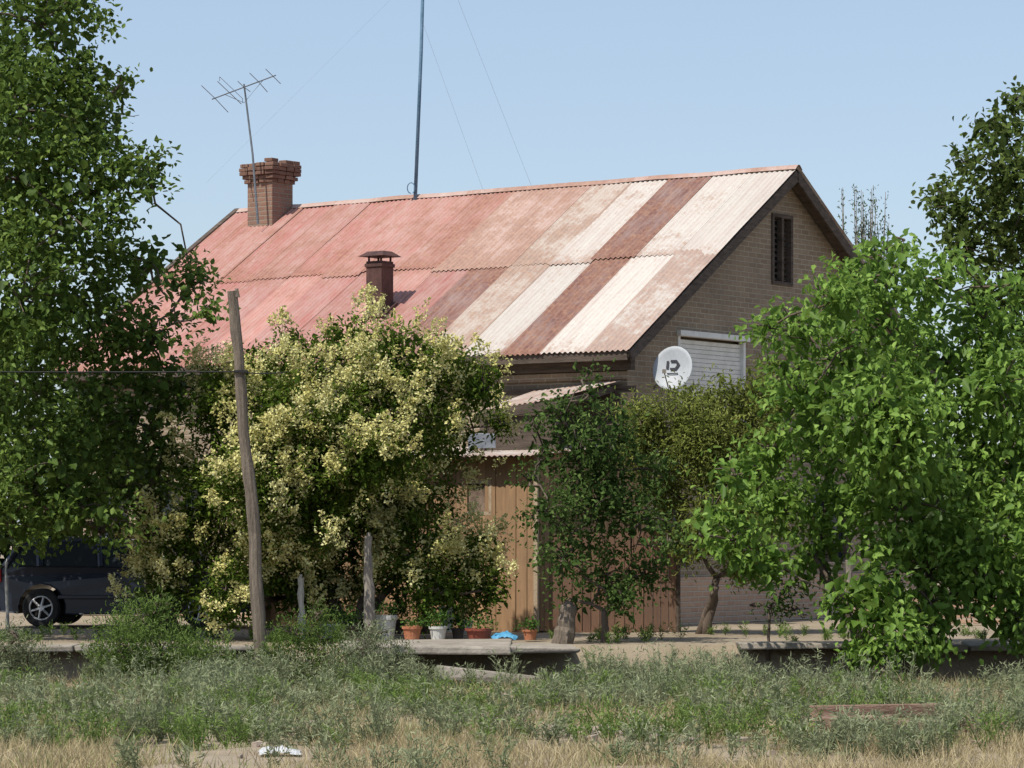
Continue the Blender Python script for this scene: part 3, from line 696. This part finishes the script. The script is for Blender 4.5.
tree('flowering_privet',((350-512)/F*43.2,43.2,0),43.2,[(350,350,38),(300,362,40),(250,380,42),(215,405,36),(400,360,42),(445,375,40),(485,390,26),(300,430,62),(385,430,65),(445,430,42),(235,465,52),(200,500,36),(190,545,40),(265,530,62),(345,510,60),(412,500,44),(425,555,46),(468,575,38),(172,585,34),(225,595,38),(290,585,40),(490,592,24),(158,555,20),(350,450,55,-1.3),(250,480,50,-1.3),(380,500,50,1.3),(300,500,60,-.8),(440,595,30),(400,580,30),(330,570,40,.5),(480,545,20),(150,600,18),(500,425,14)],
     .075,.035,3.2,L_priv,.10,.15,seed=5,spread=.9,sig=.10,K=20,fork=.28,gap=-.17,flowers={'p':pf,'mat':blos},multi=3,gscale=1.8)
tree('young_fruit_tree',((606-512)/F*41.8,41.8,0),41.8,[(588,375,9),(590,395,17),(560,415,24),(612,425,28),(575,455,36),(618,470,36),(542,455,22),(655,470,22),(545,510,26),(590,515,42),(640,520,36),(668,545,20),(562,560,30),(605,575,36),(645,575,26),(575,600,18),(622,600,20),(530,480,12),(600,440,30),(600,490,40,.5),(535,420,10)],
     .075,.045,2.4,L_apr,.055,.2,seed=9,spread=.6,sig=.11,K=16,fork=.25,gap=-.17,fill=.7,gscale=1.8)
tree('olive_tree',((700-512)/F*45.2,45.2,0),45.2,[(752,385,18),(772,368,13),(725,398,30),(690,408,32),(645,422,28),(750,425,34),(635,450,25),(700,450,42),(745,465,36),(670,490,38),(715,505,40),(690,540,30),(740,530,34),(700,430,34,-.8),(668,440,30),(775,400,24),(765,510,32),(745,565,20),(780,450,30)],
     .075,.024,3.0,L_oli,.07,.1,seed=12,spread=.6,sig=.11,K=20,fork=.3,gap=-.18,multi=2)
tree('mulberry_tree',((890-512)/F*39.8,39.8,-.8),39.8,[(868,258,22),(905,240,18),(890,275,34),(835,300,34),(800,330,30),(770,328,16),(930,280,34),(965,262,14),(880,320,50),(840,360,50),(790,375,32),(985,320,42),(1015,285,20),(940,360,70),(880,410,70),(815,430,42),(772,450,30),(735,475,28),(712,510,22),(770,505,42),(735,540,28),(830,500,60),(900,500,75),(980,450,80),(1040,380,70),(1050,480,80),(1000,540,70),(930,570,60),(870,590,48),(815,555,40),(765,560,28),(1050,590,60),(890,625,40),(935,622,34),(985,590,40),(900,440,60,-1.3),(850,300,30,1),(870,650,22),(915,650,22),(845,600,30),(700,535,10),(1015,620,30),(800,400,36),(1000,390,50)],
     .115,.072,3.0,L_mul,.13,.65,seed=15,spread=1.3,sig=.13,K=13,fork=.22,gap=-.19,multi=2,gscale=1.9)
tree('tall_elm_tree',((1010-512)/F*66,66,0),66,[(992,125,20),(1015,100,16),(965,165,18),(1000,165,36),(942,188,15),(1035,130,40),(955,212,26),(1000,215,42),(965,245,26),(1040,200,55),(1000,265,40),(1060,280,60),(1020,330,60),(1070,360,60),(985,300,28),(1090,180,60),(1060,90,30),(940,205,14)],
     .16,.11,3.0,L_drk,.28,.2,seed=18,spread=1.8,sig=.18,K=16,gap=-.2,fill=1.2)
rng=np.random.default_rng(77); random.seed(77); pb=Vector(((862-512)/F*72,72,0)); pr_=empty('slender_poplar',pb); mb=MB(); P=[]
mb.tube([(0,0,-.1),(.03,0,3),(0,.02,6.2)],[.12,.09,.05],8)
for i in range(30):
    z0=random.uniform(3.5,6.6); x1=random.gauss(0,.40); y1=random.gauss(0,.35); z1=random.uniform(8.2,10.0)-abs(x1)*1.2
    pts=[Vector((.0,0,z0)),Vector((x1*.7,y1*.7,z0+(z1-z0)*.35)),Vector((x1,y1,z0+(z1-z0)*.7)),Vector((x1*1.1,y1*1.1,z1))]
    mb.tube(pts,[.025,.02,.014,.006],5)
    for k in range(75):
        t_=random.uniform(.2,1); s_=t_*3; j=min(int(s_),2); p=pts[j].lerp(pts[j+1],s_-j); P.append(p+Vector((random.gauss(0,.05),random.gauss(0,.05),0)))
mb.obj('trunk_and_shoots',bark_grey,pr_)
P=np.array(P); V,Q,val=leaves(P,norm(rng.normal(size=P.shape)*.5+UP),.09,.035,-.3,rng,rng.uniform(.2,1,len(P))); quad_mesh('foliage',V,Q,val,L_dis,pr_)
tree('sapling',((768-512)/F*40.95,40.95,-.1),40.9,[(765,585,16),(785,590,16),(750,605,10),(795,610,12),(770,605,14)],.07,.04,1.4,L_apr,.022,.3,seed=25,spread=.2,sig=.08,K=10,fork=.5,fill=0)
L_bush=leaf_mat('bush_leaf',(.06,.10,.022),(.12,.185,.045),(.21,.29,.09),.3)
def bush(nm,px,D,bl,seed,mat=L_bush,leaf=.06,w=.014,cover=1.7):
    z=gz((px-512)/F*D,D); return tree(nm,((px-512)/F*D,D,z),D,bl,leaf,w,cover,mat,.025,-.5,seed=seed,spread=.35,sig=.08,K=18,fork=.15,gap=-.5,multi=4,twigs=5,inner=.2,fill=0)
bush('green_bush',150,36.6,[(140,618,24),(118,645,30),(160,650,38),(120,680,34),(175,685,38),(200,660,26),(140,700,28),(195,700,22),(160,610,14)],31,cover=2.8)
bush('green_bush',215,36.3,[(215,660,18),(225,685,24),(205,705,20)],32)
L_weed=leaf_mat('sage_weed_leaf',(.10,.12,.06),(.19,.22,.12),(.31,.34,.205),.25)
bush('sage_bush',310,36.5,[(295,635,20),(325,640,22),(300,665,30),(335,675,28),(290,690,22),(318,615,12),(275,660,18)],33,L_bush,.055,.012,2.2)
bush('sage_bush',375,36.2,[(365,650,22),(388,665,28),(355,680,26),(400,690,22),(372,635,14),(412,675,16)],34,L_weed,.055,.012,2.2)
bush('sage_bush',20,36.4,[(5,650,22),(28,670,28),(5,685,30),(40,690,20),(18,635,12)],35,L_weed,.055,.012,2.0)

rng=np.random.default_rng(40); P=[];O=[];Vv=[]
for i in range(150):
    x_=rng.uniform(-70,70); y_=rng.uniform(85,100); r=rng.uniform(1.6,3.2); zc=rng.uniform(.5,2.6)
    n=420; d=norm(rng.normal(size=(n,3))); P.append(np.array([x_,y_,zc])+d*r*rng.uniform(.6,1.1,n)[:,None]); O.append(d); Vv.append(rng.uniform(0,1,n)*.7+rng.uniform(0,.3))
P=np.concatenate(P);O=np.concatenate(O);Vv=np.concatenate(Vv); m=P[:,2]>0; V,Q,val=leaves(P[m],O[m],.55,.4,.2,rng,Vv[m])
quad_mesh('distant_trees',V,Q,val,L_dis)

# ---------------------------------------------------------------- grass & weeds
L_straw=leaf_mat('dry_grass_blade',(.23,.185,.10),(.41,.34,.195),(.56,.48,.31),.2)
L_gr=leaf_mat('green_grass_blade',(.13,.155,.055),(.23,.26,.10),(.35,.37,.17),.25)
def gzs(X,Y): return np.array([gz(x,y) for x,y in zip(X,Y)])
def tufts(name,N,mat,hr,wr,k,fn,seed,rad=.09,y0=21.5,y1=37.6):
    rng=np.random.default_rng(seed); Y=rng.uniform(y0,y1,N*3); X=rng.uniform(-1,1,N*3)*(Y*.175+1.8)
    keep=np.array([rng.random()<fn(x,y) for x,y in zip(X,Y)]); X=X[keep][:N];Y=Y[keep][:N]; Z=gzs(X,Y)-.01
    hs=rng.uniform(hr[0],hr[1],len(X))*rng.uniform(.7,1.2,len(X)); tv=rng.uniform(0,.5,len(X))
    n=len(X)*k; idx=np.repeat(np.arange(len(X)),k)
    off=rng.normal(size=(n,2))*rad
    P=np.stack([X[idx]+off[:,0],Y[idx]+off[:,1],Z[idx]],1)
    D=np.stack([off[:,0]*2.2+rng.normal(size=n)*.3,off[:,1]*2.2+rng.normal(size=n)*.3,np.ones(n)],1)
    V,Q,val=blades(P,D,hs[idx]*rng.uniform(.5,1.1,n),rng.uniform(wr[0],wr[1],n),rng.uniform(.1,.9,n),rng,np.clip(tv[idx]+rng.uniform(0,.5,n),0,1))
    quad_mesh(name,V,Q,val,mat)
def N1(x,y,s,o): return mnoise.noise(Vector((x*s,y*s,o)))
tufts('dry_grass',6200,L_straw,(.06,.24),(.003,.008),16,lambda x,y:max(.02,min(1,.40+2.2*N1(x,y,.6,2)+.7*N1(x,y,2.2,5)))*(1 if y<31 else .8),51,rad=.11)
tufts('green_grass',2200,L_gr,(.06,.22),(.004,.009),14,lambda x,y:max(.02,min(1,.3+1.8*N1(x,y,.5,11)))*(.3 if y<26 else 1),52)
def weeds(name,N,mat,hr,k,fn,seed,y0=22,y1=38,ll=(.035,.075)):
    rng=np.random.default_rng(seed); Y=rng.uniform(y0,y1,N*4); X=rng.uniform(-1,1,N*4)*(Y*.175+1.8)
    keep=np.array([rng.random()<fn(x,y) for x,y in zip(X,Y)]); X=X[keep][:N];Y=Y[keep][:N]; Z=gzs(X,Y)
    hs=rng.uniform(hr[0],hr[1],len(X))*np.array([1+.7*N1(x,y,.8,33) for x,y in zip(X,Y)])
    tv=rng.uniform(0,.5,len(X))
    ns=5; st=rng.normal(size=(len(X),ns,2))*.36
    n=len(X)*k; idx=np.repeat(np.arange(len(X)),k); si=rng.integers(0,ns,n); t_=rng.uniform(.08,1,n)**.8
    ln=st[idx,si]; h=hs[idx]*(1-.35*np.abs(ln).sum(1)*.5)
    P=np.stack([X[idx]+ln[:,0]*t_*h,Y[idx]+ln[:,1]*t_*h,Z[idx]+t_*h],1)+rng.normal(size=(n,3))*.018
    D=np.stack([ln[:,0],ln[:,1],np.full(n,.55)],1)+rng.normal(size=(n,3))*.6
    V,Q,val=blades(P,D,rng.uniform(ll[0],ll[1],n),rng.uniform(.007,.014,n),rng.uniform(0,.5,n),rng,np.clip(tv[idx]+.35*t_+rng.uniform(-.1,.3,n),0,1))
    ms=len(X)*ns; ii=np.repeat(np.arange(len(X)),ns); l2=st.reshape(-1,2); hh=hs[ii]
    P2=np.stack([X[ii],Y[ii],Z[ii]-.01],1); D2=np.stack([l2[:,0],l2[:,1],np.ones(ms)],1)
    V2,Q2,v2=blades(P2,D2,hh*np.linalg.norm(D2,axis=1)*.95,np.full(ms,.008),np.full(ms,.05),rng,np.full(ms,.3))
    quad_mesh(name,np.concatenate([V,V2]),np.concatenate([Q,Q2+len(V)]),np.concatenate([val,v2]),mat)
def isopen(x,y):
    # stretches of the canal edge kept clear of tall growth
    u=x/y
    return (-.036<u<.026) or u>.074 or (-.157<u<-.135)
def wf(x,y):
    if y>34.6 and isopen(x,y): return .06
    d=.16+2.3*N1(x,y,.5,20)+.8*N1(x,y,1.6,24)+.22*(y>30)-.35*(y<26.5)
    return max(.01,min(1,d))
weeds('sage_weeds',1050,L_weed,(.13,.42),95,wf,61,y1=37)
weeds('bank_weeds',260,L_weed,(.25,.52),110,lambda x,y:.03 if isopen(x,y) else max(.05,min(1,.45+1.2*N1(x,y,.9,70))),62,y0=35.0,y1=37.4)
weeds('green_weeds',380,L_bush,(.14,.38),80,lambda x,y:(.05 if (y>34 and isopen(x,y)) else max(.01,min(1,.15+2.0*N1(x,y,.5,90)))),63,y0=26,y1=36.5)
weeds('yard_weeds',160,L_bush,(.08,.22),70,lambda x,y:max(.02,min(1,.2+1.7*N1(x,y,.5,95)))*(0 if -2.2<x<.4 else 1),64,y0=41.2,y1=45)
